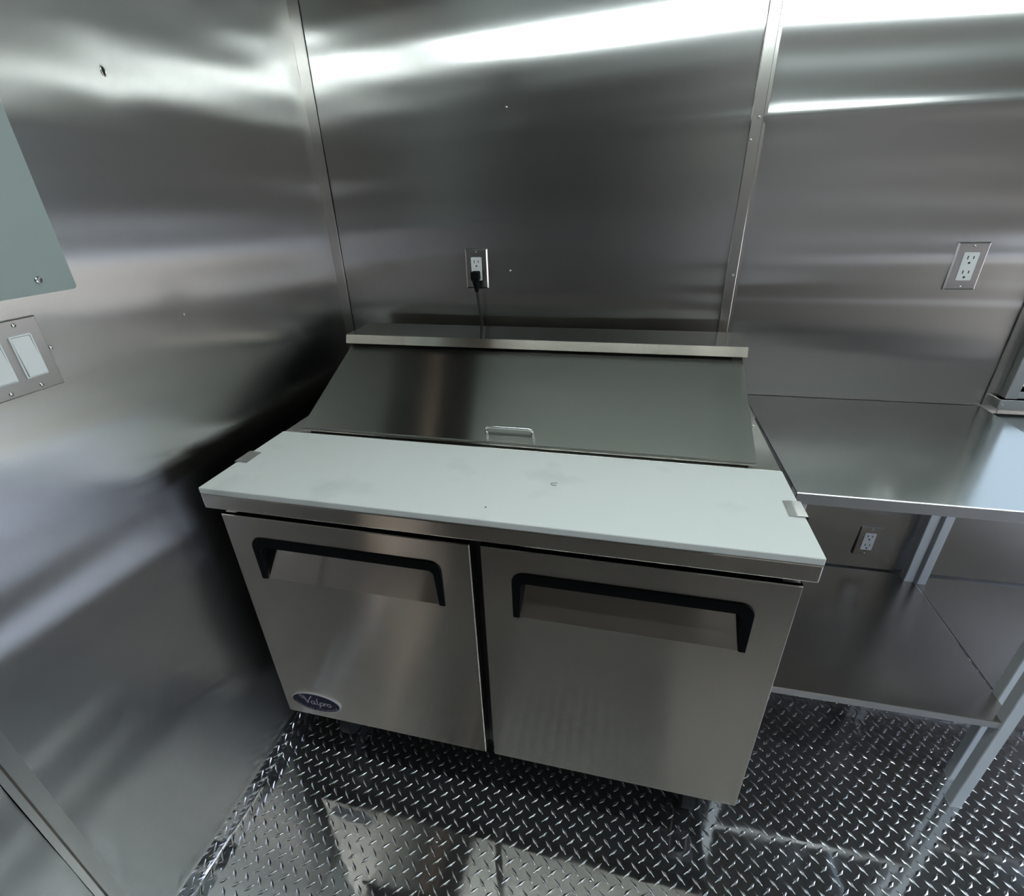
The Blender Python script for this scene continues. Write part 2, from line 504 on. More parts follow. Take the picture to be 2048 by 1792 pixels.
# ------------------------------------------------------------------ wall trims, rivets
def batten(name, u0, u1, z0, z1, axis, mat, t=0.0045, ch0=0.0015, ch1=0.009):
    bm = bmesh.new()
    pr = [(u0, -0.004), (u0, 0.0), (u0 + ch0, t), (u1 - ch1, t), (u1 - ch1 * 0.8, t * 0.45), (u1, t * 0.4), (u1, -0.004)]
    vs0, vs1 = [], []
    for z, lst in ((z0, vs0), (z1, vs1)):
        for u, d in pr:
            lst.append(bm.verts.new((u, -d - 0.0045, z) if axis == 'y' else (d + 0.0045, u, z)))
    n = len(pr)
    bm.faces.new(vs0); bm.faces.new(vs1[::-1])
    for i in range(n): bm.faces.new((vs0[i], vs0[(i + 1) % n], vs1[(i + 1) % n], vs1[i]))
    return struct(from_bm(name, bm, mat))
trim1 = batten('trim_1', 0.001, 0.0355, 0.06, H_ROOM, 'y', M_trim_x, t=0.0035, ch0=0.001, ch1=0.0012)
trim2 = batten('trim_2', SEAM_X0, SEAM_X1, 0.06, H_ROOM, 'y', M_trim_x, t=0.0045, ch0=0.002, ch1=0.0095)
bm = bmesh.new()
trim3 = batten('trim_3', -1.2315, -1.2690, 0.06, H_ROOM, 'x', M_trim_y, t=0.0055, ch0=-0.0015, ch1=-0.013)

def rivet_mesh():
    bm = bmesh.new()
    prof = [(0.0036, 0.0), (0.0034, 0.0008), (0.0024, 0.0017), (0.0012, 0.0020)]
    rings = []
    for r, h in prof:
        rings.append([bm.verts.new((r * math.cos(k * math.pi / 5), -h, r * math.sin(k * math.pi / 5))) for k in range(10)])
    for a, b in zip(rings, rings[1:]):
        for k in range(10): bm.faces.new((a[k], a[(k + 1) % 10], b[(k + 1) % 10], b[k]))
    bm.faces.new(rings[-1])
    me = bpy.data.meshes.new('rivet'); bmesh.ops.recalc_face_normals(bm, faces=bm.faces); bm.to_mesh(me); bm.free()
    me.materials.append(M_chrome); me.polygons.foreach_set('use_smooth', [True] * len(me.polygons))
    return me
RIV = rivet_mesh()
def rivet(parent, loc, rz=0.0, s=1.0, name='rivet'):
    o = bpy.data.objects.new(name, RIV); C.objects.link(o); o.parent = parent
    o.location = loc; o.rotation_euler = (0, 0, rz); o.scale = (s, s, s)
    return o
for x, z in ((0.592, 1.723), (0.590, 1.311)): rivet(wall_back, (x, -0.0035, z))
for x, z in ((1.223, 1.667), (1.211, 1.620), (1.223, 1.300), (1.223, 0.95), (1.223, 0.6)): rivet(trim2, (x, -0.0100, z))
rivet(trim1, (0.008, -0.006, 1.121), s=0.7)
for y, z in ((-0.633, 1.302), (-0.914, 1.305)): rivet(wall_left, (0.0035, y, z), math.pi / 2)
rivet(trim3, (0.008, -1.2540, 0.515), math.pi / 2)
# slotted drill hole in the left wall: a small rim round a dark opening
bm = bmesh.new(); tube_mesh(bm, [(0.0035, -0.638 + 0.0042 * math.cos(a), 1.729 + 0.0075 * math.sin(a)) for a in [k * math.pi / 8 for k in range(17)]], 0.0010, 6, False)
from_bm('hole_rim', bm, M_chrome, wall_left, True)
bm = bmesh.new(); prism(bm, [(-0.638 + 0.004 * math.cos(k * math.pi / 8), 1.729 + 0.007 * math.sin(k * math.pi / 8)) for k in range(16)], 'x', 0.0030, 0.0038)
from_bm('drill_hole', bm, M_slot, wall_left)

# ------------------------------------------------------------------ window on the right
win = thing('window_1', 'aluminium framed serving window', 'window', (WIN_X0, 0, WIN_Z0)); win['kind'] = 'structure'; del win['category']
def wbox(name, a, b, mat, bevel=0.0015):
    o = box(name, a, b, mat, None, bevel); o.parent = win; o.location = (-WIN_X0, 0, -WIN_Z0); return o
wbox('frame_stile', (1.960, -0.033, 0.985), (1.988, 0.02, WIN_Z1 + 0.02), M_alu)
wbox('frame_stile', (WIN_X1 - 0.02, -0.033, 0.985), (WIN_X1 + 0.01, 0.02, WIN_Z1 + 0.02), M_alu)
wbox('frame_rail', (1.989, -0.033, WIN_Z1 - 0.01), (WIN_X1 - 0.021, 0.02, WIN_Z1 + 0.02), M_alu)
wbox('frame_rail', (1.989, -0.031, 0.986), (WIN_X1 - 0.021, 0.02, 1.006), M_alu)
wbox('sill_strip', (1.950, -0.036, 0.956), (WIN_X1 + 0.01, -0.0035, 0.983), M_alu)
wbox('mullion', (2.54, -0.02, 1.008), (2.58, 0.02, WIN_Z1 - 0.012), M_alu)
wbox('pane', (1.99, 0.004, 1.007), (2.54, 0.008, WIN_Z1 - 0.012), M_glass, 0)
wbox('pane', (2.58, 0.004, 1.007), (WIN_X1 - 0.022, 0.008, WIN_Z1 - 0.012), M_glass, 0)
trim4 = batten('trim_4', 1.929, 1.9595, 0.955, H_ROOM, 'y', M_trim_x, t=0.003, ch0=0.0008, ch1=0.0008)
rivet(trim4, (1.936, -0.006, 0.967), s=0.7); rivet(win, (1.958 - WIN_X0, -0.0365, 0.968 - WIN_Z0), s=0.7)

# ------------------------------------------------------------------ ceiling lights
for k, (x0, x1) in enumerate(((0.24, 1.46), (1.48, 2.70))):
    t = thing('ceiling_light', ['long white LED batten light over the prep fridge, its glare streaking the wall',
                                'long white LED batten light over the work tables beside the window'][k], 'light', ((x0 + x1) / 2, -1.10, H_ROOM), 0, 'LED batten lights on the ceiling')
    hx = (x1 - x0) / 2
    box('housing', (-hx, -0.026, -0.022), (hx, 0.026, 0.0), M_white, t, 0.003)
    bm = bmesh.new()
    pts = [(0.0135 * math.cos(a), -0.022 - 0.013 * math.sin(a)) for a in [math.pi * i / 10 for i in range(11)]]
    prism(bm, pts, 'x', -hx + 0.012, hx - 0.012)
    from_bm('diffuser', bm, M_led, t)
    for s in (-1, 1): box('end_cap', (s * hx - 0.0 if s < 0 else hx - 0.012, -0.023, -0.042), (-hx + 0.012 if s < 0 else hx, 0.023, -0.0225), M_white, t, 0.002)

# ------------------------------------------------------------------ prep refrigerator
FX, FY, FYAW = 0.084, -0.8151, -0.0100
HB = 0.9792                           # top of the cutting board
fr = thing('prep_refrigerator', 'stainless two-door prep refrigerator with sloped lid and black recessed handles', 'refrigerator', (FX, FY, 0), FYAW)
box('body', (0.006, 0.072, 0.205), (1.194, 0.715, 0.926), M_dark, fr, 0.004)
# counter frame: front band and side bands, dark inside
bm = bmesh.new()
add_box(bm, (0.0, 0.0, 0.9275), (1.2, 0.745, 0.9635), 0.0025, 2)
from_bm('counter_frame', bm, M_fridge, fr)
bm = bmesh.new()
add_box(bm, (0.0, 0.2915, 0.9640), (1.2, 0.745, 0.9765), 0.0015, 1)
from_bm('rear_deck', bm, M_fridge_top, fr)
# lid: sheet with folded lips, resting under the hood
LX0, LX1 = 0.0535, 1.149
A = Vector((0, 0.2935, HB + 0.0125)); B = Vector((0, 0.612, 1.1335))
dirv = (B - A).normalized(); nrm = Vector((0, -dirv.z, dirv.y))
bm = bmesh.new()
top = [A, B]
def lidpt(x, s, h):
    p = A + dirv * s + nrm * h
    return (x, p.y, p.z)
Ls = (B - A).length
prof = [(0.0, -0.0125), (0.0, -0.0015), (0.0012, 0.0), (Ls, 0.0), (Ls, -0.008), (0.004, -0.0125)]
a = [bm.verts.new(lidpt(LX0, s, h)) for s, h in prof]; b = [bm.verts.new(lidpt(LX1, s, h)) for s, h in prof]
bm.faces.new(a); bm.faces.new(b[::-1])
for i in range(len(prof)): bm.faces.new((a[i], a[(i + 1) % len(prof)], b[(i + 1) % len(prof)], b[i]))
bmesh.ops.recalc_face_normals(bm, faces=bm.faces)
bmesh.ops.bevel(bm, geom=[e for e in bm.edges if abs(e.verts[0].co.x - e.verts[1].co.x) < 1e-6], offset=0.0012, segments=2, affect='EDGES')
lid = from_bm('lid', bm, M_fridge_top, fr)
# bar handle on the lid
hx0, hx1 = 0.549, 0.662
def lp(x, s, h): return Vector(lidpt(x, s, h))
path = [lp(hx0, 0.024, 0.0), lp(hx0, 0.024, 0.016)]
for i in range(7):
    q = math.pi / 2 * i / 6; path.append(lp(hx0 + 0.011 - 0.011 * math.cos(q), 0.024, 0.016 + 0.011 * math.sin(q)))
for i in range(7):
    q = math.pi / 2 * i / 6; path.append(lp(hx1 - 0.011 + 0.011 * math.sin(q), 0.024, 0.016 + 0.011 * math.cos(q)))
path += [lp(hx1, 0.024, 0.0)]
bm = bmesh.new(); tube_mesh(bm, path, 0.0040, 12)
from_bm('lid_handle', bm, M_chrome, lid, True)
bm = bmesh.new(); cyl(bm, lp(LX1 + 0.003, 0.11, -0.004), 'x', 0.0035, 0.008, 10)
from_bm('lid_pin', bm, M_chrome, lid, True)
# side cheeks that carry the hood and lid
for x in (LX0 + 0.010, LX1 - 0.018):
    bm = bmesh.new()
    c = [lidpt(0, 0.02, -0.011)[1:], lidpt(0, Ls - 0.03, -0.011)[1:], (0.60, 1.112), (0.738, 1.112), (0.738, 0.9765), (lidpt(0, 0.02, 0)[1], 0.9765)]
    prism(bm, c, 'x', x, x + 0.008)
    from_bm('side_cheek', bm, M_dark, fr)
# hood over the lid's rear edge
HX0, HX1, HY0, HY1, HZ = 0.046, 1.1555, 0.586, 0.742, 1.1600
bm = bmesh.new()
prism(bm, [(HY0 - 0.0045, HZ - 0.0235), (HY0 + 0.0045, HZ), (HY1, HZ), (HY1, HZ - 0.05), (HY1 - 0.004, HZ - 0.05), (HY1 - 0.004, HZ - 0.003), (HY0 + 0.0065, HZ - 0.003), (HY0 - 0.0025, HZ - 0.0235)], 'x', HX0, HX1)
bmesh.ops.recalc_face_normals(bm, faces=bm.faces)
hood = second_mat(from_bm('hood', bm, M_hood, fr), M_fridge)
for x in (HX0 + 0.001, HX1 - 0.003): box('end_flange', (x, HY0 + 0.009, HZ - 0.0235), (x + 0.002, HY1 - 0.005, HZ - 0.0032), M_fridge_top, hood)
box('rear_panel', (0.04, 0.7435, 0.90), (1.16, 0.7485, 1.11), M_dark, fr)
# clips that hold the cutting board
for s in (0, 1):
    bm = bmesh.new()
    sg = 1 if s == 0 else -1; xe = 0.0 if s == 0 else 1.2
    pr = [(-0.0045, HB - 0.022), (-0.0045, HB + 0.0010), (-0.003, HB + 0.0028), (0.014, HB + 0.0032), (0.028, HB + 0.0012), (0.028, HB + 0.0004), (0.014, HB + 0.0018), (-0.002, HB + 0.0014), (-0.003, HB + 0.0006), (-0.003, HB - 0.022)]
    v0 = [bm.verts.new((xe + sg * u, 0.114, z)) for u, z in pr]; v1 = [bm.verts.new((xe + sg * u, 0.166, z)) for u, z in pr]
    bm.faces.new(v0); bm.faces.new(v1[::-1])
    for i in range(len(pr)): bm.faces.new((v0[i], v0[(i + 1) % len(pr)], v1[(i + 1) % len(pr)], v1[i]))
    from_bm('board_clip', bm, M_plate, fr)

# doors
DZ0, DZ1, DYF, DYB = 0.2215, 0.8936, 0.028, 0.066
def make_door(x0, x1, hx0, hx1):
    hz0, hz1 = 0.7205, 0.8125
    i0, i1 = hx0 + 0.0165, hx1 - 0.0145
    depth = 0.034
    bm = bmesh.new()
    e = 0.0018
    V = {}
    def vert(x, y, z):
        k = (round(x, 5), round(y, 5), round(z, 5))
        if k not in V: V[k] = bm.verts.new((x, y, z))
        return V[k]
    xs = [x0 + e, i0, i1, x1 - e]; zs = [DZ0 + e, hz0, hz1, DZ1 - e]
    def quad(*p): bm.faces.new([vert(*q) for q in p])
    for i in range(3):
        for j in range(3):
            if i == 1 and j == 1: continue
            quad((xs[i], DYF, zs[j]), (xs[i + 1], DYF, zs[j]), (xs[i + 1], DYF, zs[j + 1]), (xs[i], DYF, zs[j + 1]))
    # pocket: sheet sloping inwards towards the top
    quad((i0, DYF, hz0), (i1, DYF, hz0), (i1, DYF + depth, hz1), (i0, DYF + depth, hz1))
    quad((i0, DYF, hz1), (i1, DYF, hz1), (i1, DYF + depth, hz1), (i0, DYF + depth, hz1))
    bm.faces.new([vert(i0, DYF, hz0), vert(i0, DYF, hz1), vert(i0, DYF + depth, hz1)])
    bm.faces.new([vert(i1, DYF, hz0), vert(i1, DYF, hz1), vert(i1, DYF + depth, hz1)])
    # rounded rim and sides
    fr_ = [(xs[0], DYF, zs[0]), (xs[1], DYF, zs[0]), (xs[2], DYF, zs[0]), (xs[3], DYF, zs[0]), (xs[3], DYF, zs[1]), (xs[3], DYF, zs[2]), (xs[3], DYF, zs[3]),
           (xs[2], DYF, zs[3]), (xs[1], DYF, zs[3]), (xs[0], DYF, zs[3]), (xs[0], DYF, zs[2]), (xs[0], DYF, zs[1])]
    def out(p, y):
        x = x0 if p[0] == xs[0] else x1 if p[0] == xs[3] else p[0]
        z = DZ0 if p[2] == zs[0] else DZ1 if p[2] == zs[3] else p[2]
        return (x, y, z)
    n = len(fr_)
    for i in range(n):
        p, q = fr_[i], fr_[(i + 1) % n]
        quad(p, q, out(q, DYF + e), out(p, DYF + e))
        quad(out(p, DYF + e), out(q, DYF + e), out(q, DYB), out(p, DYB))
    quad((x0, DYB, DZ0), (x1, DYB, DZ0), (x1, DYB, DZ1), (x0, DYB, DZ1)) if False else bm.faces.new([vert(*out(p, DYB)) for p in fr_])
    d = from_bm('door', bm, M_fridge, fr)
    box('gasket', (x0 + 0.012, DYB + 0.0003, DZ0 + 0.012), (x1 - 0.012, 0.0718, DZ1 - 0.012), M_rubber, d)
    # black handle surround: inverted U, with walls lining the pocket
    def arc(cx, cz, r, a0, a1, n=8): return [(cx + r * math.cos(math.radians(a0 + (a1 - a0) * i / n)), cz + r * math.sin(math.radians(a0 + (a1 - a0) * i / n))) for i in range(n + 1)]
    ro, ri = 0.027, 0.013
    ot = [(hx0 + 0.001, 0.7205)] + arc(hx0 + ro, 0.8405 - ro, ro, 180, 90) + arc(hx1 - ro, 0.8405 - ro, ro, 90, 0) + [(hx1, 0.7205)]
    it = [(i0 - 0.0005, 0.7205)] + arc(hx0 + 0.0205 + ri, 0.8125 - ri, ri, 180, 90) + arc(hx1 - 0.0195 - ri, 0.8125 - ri, ri, 90, 0) + [(i1 + 0.0005, 0.7205)]
    bm = bmesh.new()
    yf = DYF - 0.0035
    def ring(pts, y): return [bm.verts.new((p[0], y, p[1])) for p in pts]
    # proud face with a soft edge
    def inset(pts, other, f): return [(p[0] + (q[0] - p[0]) * f, p[1] + (q[1] - p[1]) * f) for p, q in zip(pts, other)]
    of, oi = ring(ot, DYF - 0.0005), ring(inset(ot, it, 0.08), yf)
    ii, io = ring(inset(it, ot, 0.08), yf), ring(it, DYF - 0.001)
    lin = []
    for p in it:
        t = min(1, max(0, (p[1] - 0.7205) / (hz1 - hz0)))
        lin.append(bm.verts.new((p[0], DYF + depth * t - 0.0012, p[1])))
    chain = [of, oi, ii, io, lin]
    m = len(ot)
    for a_, b_ in zip(chain, chain[1:]):
        for i in range(m - 1): bm.faces.new((a_[i], a_[i + 1], b_[i + 1], b_[i]))
    for k in (0, m - 1): bm.faces.new([c[k] for c in chain[:4]])
    for i in range(m - 1): bm.faces.new((of[i], of[i + 1], io[i + 1], io[i]))
    bmesh.ops.remove_doubles(bm, verts=bm.verts, dist=1e-6)
    h = from_bm('handle_surround', bm, M_black, d)
    return d
doorL = make_door(0.0029, 0.5860, 0.0615, 0.5210)
doorR = make_door(0.6081, 1.1922, 0.6705, 1.1280)
# centre post between the doors
box('centre_post', (0.587, 0.0722, 0.2052), (0.607, 0.0735, 0.926), M_dark, fr)
# hinges at the outer door corners
for x in (0.012, 1.160):
    box('hinge', (x, 0.034, 0.8945), (x + 0.028, 0.072, 0.898), M_plate, fr, 0.0008)

# badge
BX, BZ, BA, BB = 0.104, 0.2842, 0.0750, 0.0355
def ell(a, b, y, n=48): return [(BX + a * math.cos(2 * math.pi * k / n), y, BZ + b * math.sin(2 * math.pi * k / n)) for k in range(n)]
def lens(name, layers, mat):
    bm = bmesh.new(); rings = [[bm.verts.new(p) for p in ell(*l)] for l in layers]
    for a_, b_ in zip(rings, rings[1:]):
        for k in range(48): bm.faces.new((a_[k], a_[(k + 1) % 48], b_[(k + 1) % 48], b_[k]))
    bm.faces.new(rings[-1]); bm.faces.new(rings[0][::-1])
    return from_bm(name, bm, mat, doorL)
lens('badge_rim', [(BA, BB, DYF - 0.0003), (BA, BB, DYF - 0.003), (BA - 0.0015, BB - 0.0015, DYF - 0.0038), (BA - 0.003, BB - 0.003, DYF - 0.0036)], M_silver)
lens('badge_face', [(BA - 0.0032, BB - 0.0032, DYF - 0.0037), (BA - 0.0034, BB - 0.0034, DYF - 0.0042)], M_blue)
def strokes(name, polys, mat, y, ox, oz, sc, width, slant=0.0):
    bm = bmesh.new()
    for pl in polys:
        w = width
        if isinstance(pl, tuple): w, pl = pl
        pts = smooth_path([(p[0], 0, p[1]) for p in pl], 6)
        Lr, Rr = [], []
        for i, p in enumerate(pts):
            t = (pts[min(i + 1, len(pts) - 1)] - pts[max(i - 1, 0)]).normalized()
            nn = Vector((-t.z, 0, t.x)) * w / 2
            for lst, q in ((Lr, p + nn), (Rr, p - nn)):
                lst.append(bm.verts.new((BX + ox + sc * (q.x + slant * q.z), y, BZ + oz + sc * q.z)))
        for i in range(len(pts) - 1): bm.faces.new((Lr[i], Lr[i + 1], Rr[i + 1], Rr[i]))
    for f in bm.faces:
        f.normal_update()
        if f.normal.y > 0: f.normal_flip()
    me = bpy.data.meshes.new(name); bm.to_mesh(me); bm.free()
    return link(name, me, mat, doorL)
o_ = lambda cx, cz, rx, rz, a0=90, a1=450, n=12: [(cx + rx * math.cos(math.radians(a0 + (a1 - a0) * i / n)), cz + rz * math.sin(math.radians(a0 + (a1 - a0) * i / n))) for i in range(n + 1)]
word = [
    (0.30, [(-0.75, 1.62), (-0.3, 1.35), (0.15, 0.75), (0.42, 0.05)]),           # V, left stroke
    (0.24, [(0.42, 0.05), (0.6, 0.85), (0.95, 1.7), (1.45, 2.5)]),                # V, right stroke
    (0.24, o_(1.62, 0.48, 0.42, 0.46)), (0.24, [(2.06, 0.95), (2.06, 0.3), (2.22, 0.04), (2.42, 0.18)]),   # a
    (0.25, [(2.72, 2.0), (2.68, 1.0), (2.70, 0.25), (2.88, 0.03), (3.06, 0.2)]),  # l
    (0.25, [(3.38, 0.95), (3.34, 0.0), (3.26, -0.95)]), (0.24, o_(3.80, 0.48, 0.42, 0.46)),               # p
    (0.24, [(4.42, 0.95), (4.48, 0.5), (4.46, 0.02)]), (0.22, [(4.46, 0.5), (4.62, 0.85), (4.88, 0.95), (5.08, 0.78)]),  # r
    (0.24, o_(5.55, 0.48, 0.44, 0.46)),                                           # o
]
strokes('badge_lettering', word, M_silver, DYF - 0.0047, -0.0305, -0.0060, 0.0128, 0.24, 0.12)
swirl = [(0.22, o_(-0.95, 2.15, 0.62, 0.52, 250, 560)), (0.18, o_(-1.05, 2.1, 0.33, 0.28, 200, 520)), (0.16, o_(-0.35, 1.95, 0.42, 0.45, 200, -60))]
strokes('badge_scroll', swirl, M_pink, DYF - 0.0047, -0.0285, -0.0085, 0.0122, 0.2, 0.0)
# small arched lettering along the lower rim
fc = bpy.data.curves.new('t', 'FONT')
def glyph(ch):
    fc.body = ch; fc.size = 1.0; fc.align_x = 'CENTER'; fc.resolution_u = 2
    ob = bpy.data.objects.new('t', fc); C.objects.link(ob)
    dg = bpy.context.evaluated_depsgraph_get()
    me = bpy.data.meshes.new_from_object(ob.evaluated_get(dg))
    bpy.data.objects.remove(ob)
    v = np.array([q.co[:] for q in me.vertices]); f = [tuple(p.vertices) for p in me.polygons]
    bpy.data.meshes.remove(me)
    return v, f
line = 'COMMERCIAL REFRIGERATOR'
gl = {c: glyph(c) for c in set(line) if c != ' '}
V, Fc = [], []
n = len(line); ea, eb = BA - 0.0060, BB - 0.0062
# even steps of arc length on the lower ellipse
ts = np.linspace(math.radians(192), math.radians(346), 400)
px = ea * np.cos(ts); pz = eb * np.sin(ts)
sl = np.concatenate([[0], np.cumsum(np.hypot(np.diff(px), np.diff(pz)))])
for k, ch in enumerate(line):
    if ch == ' ': continue
    s = sl[-1] * (k + 0.5) / n
    t = np.interp(s, sl, ts); cx, cz = ea * math.cos(t), eb * math.sin(t)
    tx, tz = -ea * math.sin(t), eb * math.cos(t); q = math.hypot(tx, tz); tx, tz = tx / q, tz / q
    v, f = gl[ch]; sc = 0.0078
    off = len(V)
    for a_, b_, _ in v:
        a2, b2 = a_ * sc * 0.95, b_ * sc
        V.append((BX + cx + tx * a2 - tz * b2, DYF - 0.0047, BZ + cz + tz * a2 + tx * b2))
    Fc += [tuple(off + i for i in p) for p in f]
pyd('badge_small_lettering', V, Fc, M_silver, doorL)
bpy.data.curves.remove(fc)

# casters
for cx, cy in ((0.105, 0.125), (1.112, 0.125), (0.105, 0.63), (1.112, 0.63)):
    bm = bmesh.new()
    add_box(bm, (cx - 0.045, cy - 0.035, 0.199), (cx + 0.045, cy + 0.035, 0.2045), 0.001)
    cyl(bm, (cx, cy, 0.189), 'z', 0.026, 0.018, 20)
    for s in (-1, 1):
        bm2 = [(cy + 0.010, 0.180), (cy - 0.022, 0.180), (cy - 0.010 + 0.030, 0.045), (cy + 0.045, 0.045), (cy + 0.040, 0.120)]
        prism(bm, bm2, 'x', cx + s * 0.022 - 0.0015, cx + s * 0.022 + 0.0015)
    add_box(bm, (cx - 0.0235, cy - 0.022, 0.1795), (cx + 0.0235, cy + 0.026, 0.183))
    ca = from_bm('caster', bm, M_plate, fr)
    bm = bmesh.new(); cyl(bm, (cx, cy + 0.032, 0.0622), 'x', 0.0605, 0.030, 28)
    wh = from_bm('wheel', bm, M_rubber, ca)
    bm = bmesh.new(); cyl(bm, (cx, cy + 0.032, 0.0622), 'x', 0.008, 0.056, 12)
    from_bm('axle', bm, M_chrome, ca)

# cutting board and bits lying on it
def F(u, v, z):
    c, s = math.cos(FYAW), math.sin(FYAW)
    return (FX + c * u - s * v, FY + s * u + c * v, z)
cb = box('cutting_board', (0.0, -0.0005, 0.9640), (1.2, 0.2885, HB), M_board, None, 0.0022, 2)
cb.location = F(0, 0, 0); cb.rotation_euler = (0, 0, FYAW)
tag(cb, 'long white plastic cutting board clipped along the front of the refrigerator', 'cutting board')
bm = bmesh.new(); tube_mesh(bm, smooth_path([(0.007, 0.006, 0), (-0.003, 0.004, 0), (-0.006, -0.001, 0.0004), (-0.001, -0.004, 0), (0.006, -0.0035, 0)], 4), 0.0005, 6)
o = from_bm('wire_scrap', bm, M_scrap); o.location = F(0.737, 0.148, HB + 0.0006); tag(o, 'tiny dark curled scrap lying on the white cutting board', 'scrap')
bm = bmesh.new(); bmesh.ops.create_icosphere(bm, subdivisions=1, radius=0.0016); 
for v in bm.verts: v.co.z *= 0.6; v.co.x *= 1.3
o = from_bm('crumb', bm, M_scrap); o.location = F(0.622, 0.040, HB + 0.0010); tag(o, 'dark crumb near the front edge of the cutting board', 'crumb')

# ------------------------------------------------------------------ work tables
def work_table(name, label, x0, x1, yf, yb, ztop, zsh, lip, leg, legs_x, ysf, ysb, leg_f, leg_b):
    t = thing(name, label, 'table', ((x0 + x1) / 2, (yf + yb) / 2, 0))
    off = -Vector(t.location)
    def part(o): o.parent = t; o.location = off; return o
    bm = bmesh.new()
    # folded sheet top
    pr = [(yf, ztop - lip), (yf, ztop - 0.0018), (yf + 0.0018, ztop), (yb, ztop), (yb, ztop - 0.02), (yb - 0.002, ztop - 0.02), (yb - 0.002, ztop - 0.003), (yf + 0.004, ztop - 0.003), (yf + 0.004, ztop - lip)]
    prism(bm, pr, 'x', x0, x1)
    part(second_mat(from_bm('table_top', bm, M_table), M_lip))
    bm = bmesh.new()
    sh = [(ysf, zsh - 0.022), (ysf, zsh - 0.0012), (ysf + 0.0012, zsh), (ysb, zsh), (ysb, zsh - 0.02), (ysb - 0.002, zsh - 0.02), (ysb - 0.002, zsh - 0.003), (ysf + 0.003, zsh - 0.003), (ysf + 0.003, zsh - 0.022)]
    prism(bm, sh, 'x', x0 + 0.002, x1 - 0.002)
    part(second_mat(from_bm('lower_shelf', bm, M_shelf), M_lip))
    for lx in legs_x:
        for ly in (leg_f, leg_b):
            l = part(box('leg', (lx, ly, 0.0022), (lx + leg, ly + leg, ztop - 0.0035), M_leg, None, 0.0018, 1))
            part(box('foot_cap', (lx - 0.0012, ly - 0.0012, 0.0003), (lx + leg + 0.0012, ly + leg + 0.0012, 0.0020), M_leg, None))
    return t
work_table('work_table', 'steel work table with lower shelf between the refrigerator and the window', 1.312, 1.9290, -0.5756, -0.0062, 0.9516, 0.3459, 0.026, 0.028, (1.318, 1.8985), -0.5486, -0.010, -0.5525, -0.045)
work_table('work_table', 'shallower steel work table under the window', 1.9320, 3.10, -0.492, -0.038, 0.944, 0.3459, 0.026, 0.026, (1.9335, 3.05), -0.470, -0.013, -0.4735, -0.052)

# ------------------------------------------------------------------ outlets
def outlet(name, label, x, z):
    t = thing(name, label, 'outlet', (x, -0.0035, z))
    bm = bmesh.new()
    w, h, d, c = 0.035, 0.057, 0.0050, 0.0035
    r0 = [(-w, 0, -h), (w, 0, -h), (w, 0, h), (-w, 0, h)]; r1 = [(-w, -0.0012, -h), (w, -0.0012, -h), (w, -0.0012, h), (-w, -0.0012, h)]
    w2, h2 = w - c, h - c; r2 = [(-w2, -d, -h2), (w2, -d, -h2), (w2, -d, h2), (-w2, -d, h2)]
    R_ = [[bm.verts.new(p) for p in r] for r in (r0, r1, r2)]
    for a_, b_ in zip(R_, R_[1:]):
        for k in range(4): bm.faces.new((a_[k], a_[(k + 1) % 4], b_[(k + 1) % 4], b_[k]))
    bm.faces.new(R_[2]); bm.faces.new(R_[0][::-1])
    from_bm('cover_plate', bm, M_plate, t)
    bm = bmesh.new(); prism(bm, rrect(-0.0165, -0.0335, 0.0165, 0.0335, 0.003), 'y', -d - 0.0018, -d + 0.001)
    rc = from_bm('receptacle', bm, M_white, t)
    for s in (0.0172, -0.0172):
        for xx, hh in ((-0.0063, 0.0042), (0.0063, 0.0034)):
            box('contact_slot', (xx - 0.0011, -d - 0.0022, s + 0.004 - hh), (xx + 0.0011, -d - 0.0017, s + 0.004 + hh), M_slot, rc)
        bm = bmesh.new(); cyl(bm, (0, -d - 0.0020, s - 0.0085), 'y', 0.0026, 0.0006, 14)
        from_bm('ground_hole', bm, M_slot, rc)
    for s in (0.0485, -0.0485):
        o = rivet(t, (0, -d, s), 0, 0.85, 'screw')
    return t
outlet('wall_outlet', 'steel-plated wall outlet with a black plug above the refrigerator', 0.4858, 1.3168)
outlet('wall_outlet', 'empty steel-plated wall outlet above the work table near the window', 1.7725, 1.3216)
outlet('wall_outlet', 'steel-plated wall outlet under the work table above its lower shelf', 1.7781, 0.4628)

# power cord
pc = thing('power_cord', 'black power cord plugged into the outlet and hanging behind the refrigerator', 'cord', (0.4858, -0.0107, 1.2996))
bm = bmesh.new()
add_box(bm, (-0.0125, -0.030, -0.014), (0.0125, -0.0002, 0.0125), 0.004, 2)
tube_mesh(bm, [(0.0, -0.016, -0.010), (0.001, -0.019, -0.022), (0.003, -0.021, -0.034), (0.0045, -0.0215, -0.046)], [0.0115, 0.0095, 0.0072, 0.0062], 12)
from_bm('plug', bm, M_black, pc)
bm = bmesh.new()
tube_mesh(bm, smooth_path([(0.0045, -0.0215, -0.042), (0.009, -0.021, -0.09), (0.013, -0.016, -0.15), (0.015, -0.012, -0.25), (0.02, -0.014, -0.45), (0.03, -0.016, -0.62)], 6), 0.0042, 10)
from_bm('cord', bm, M_rubber, pc, True)

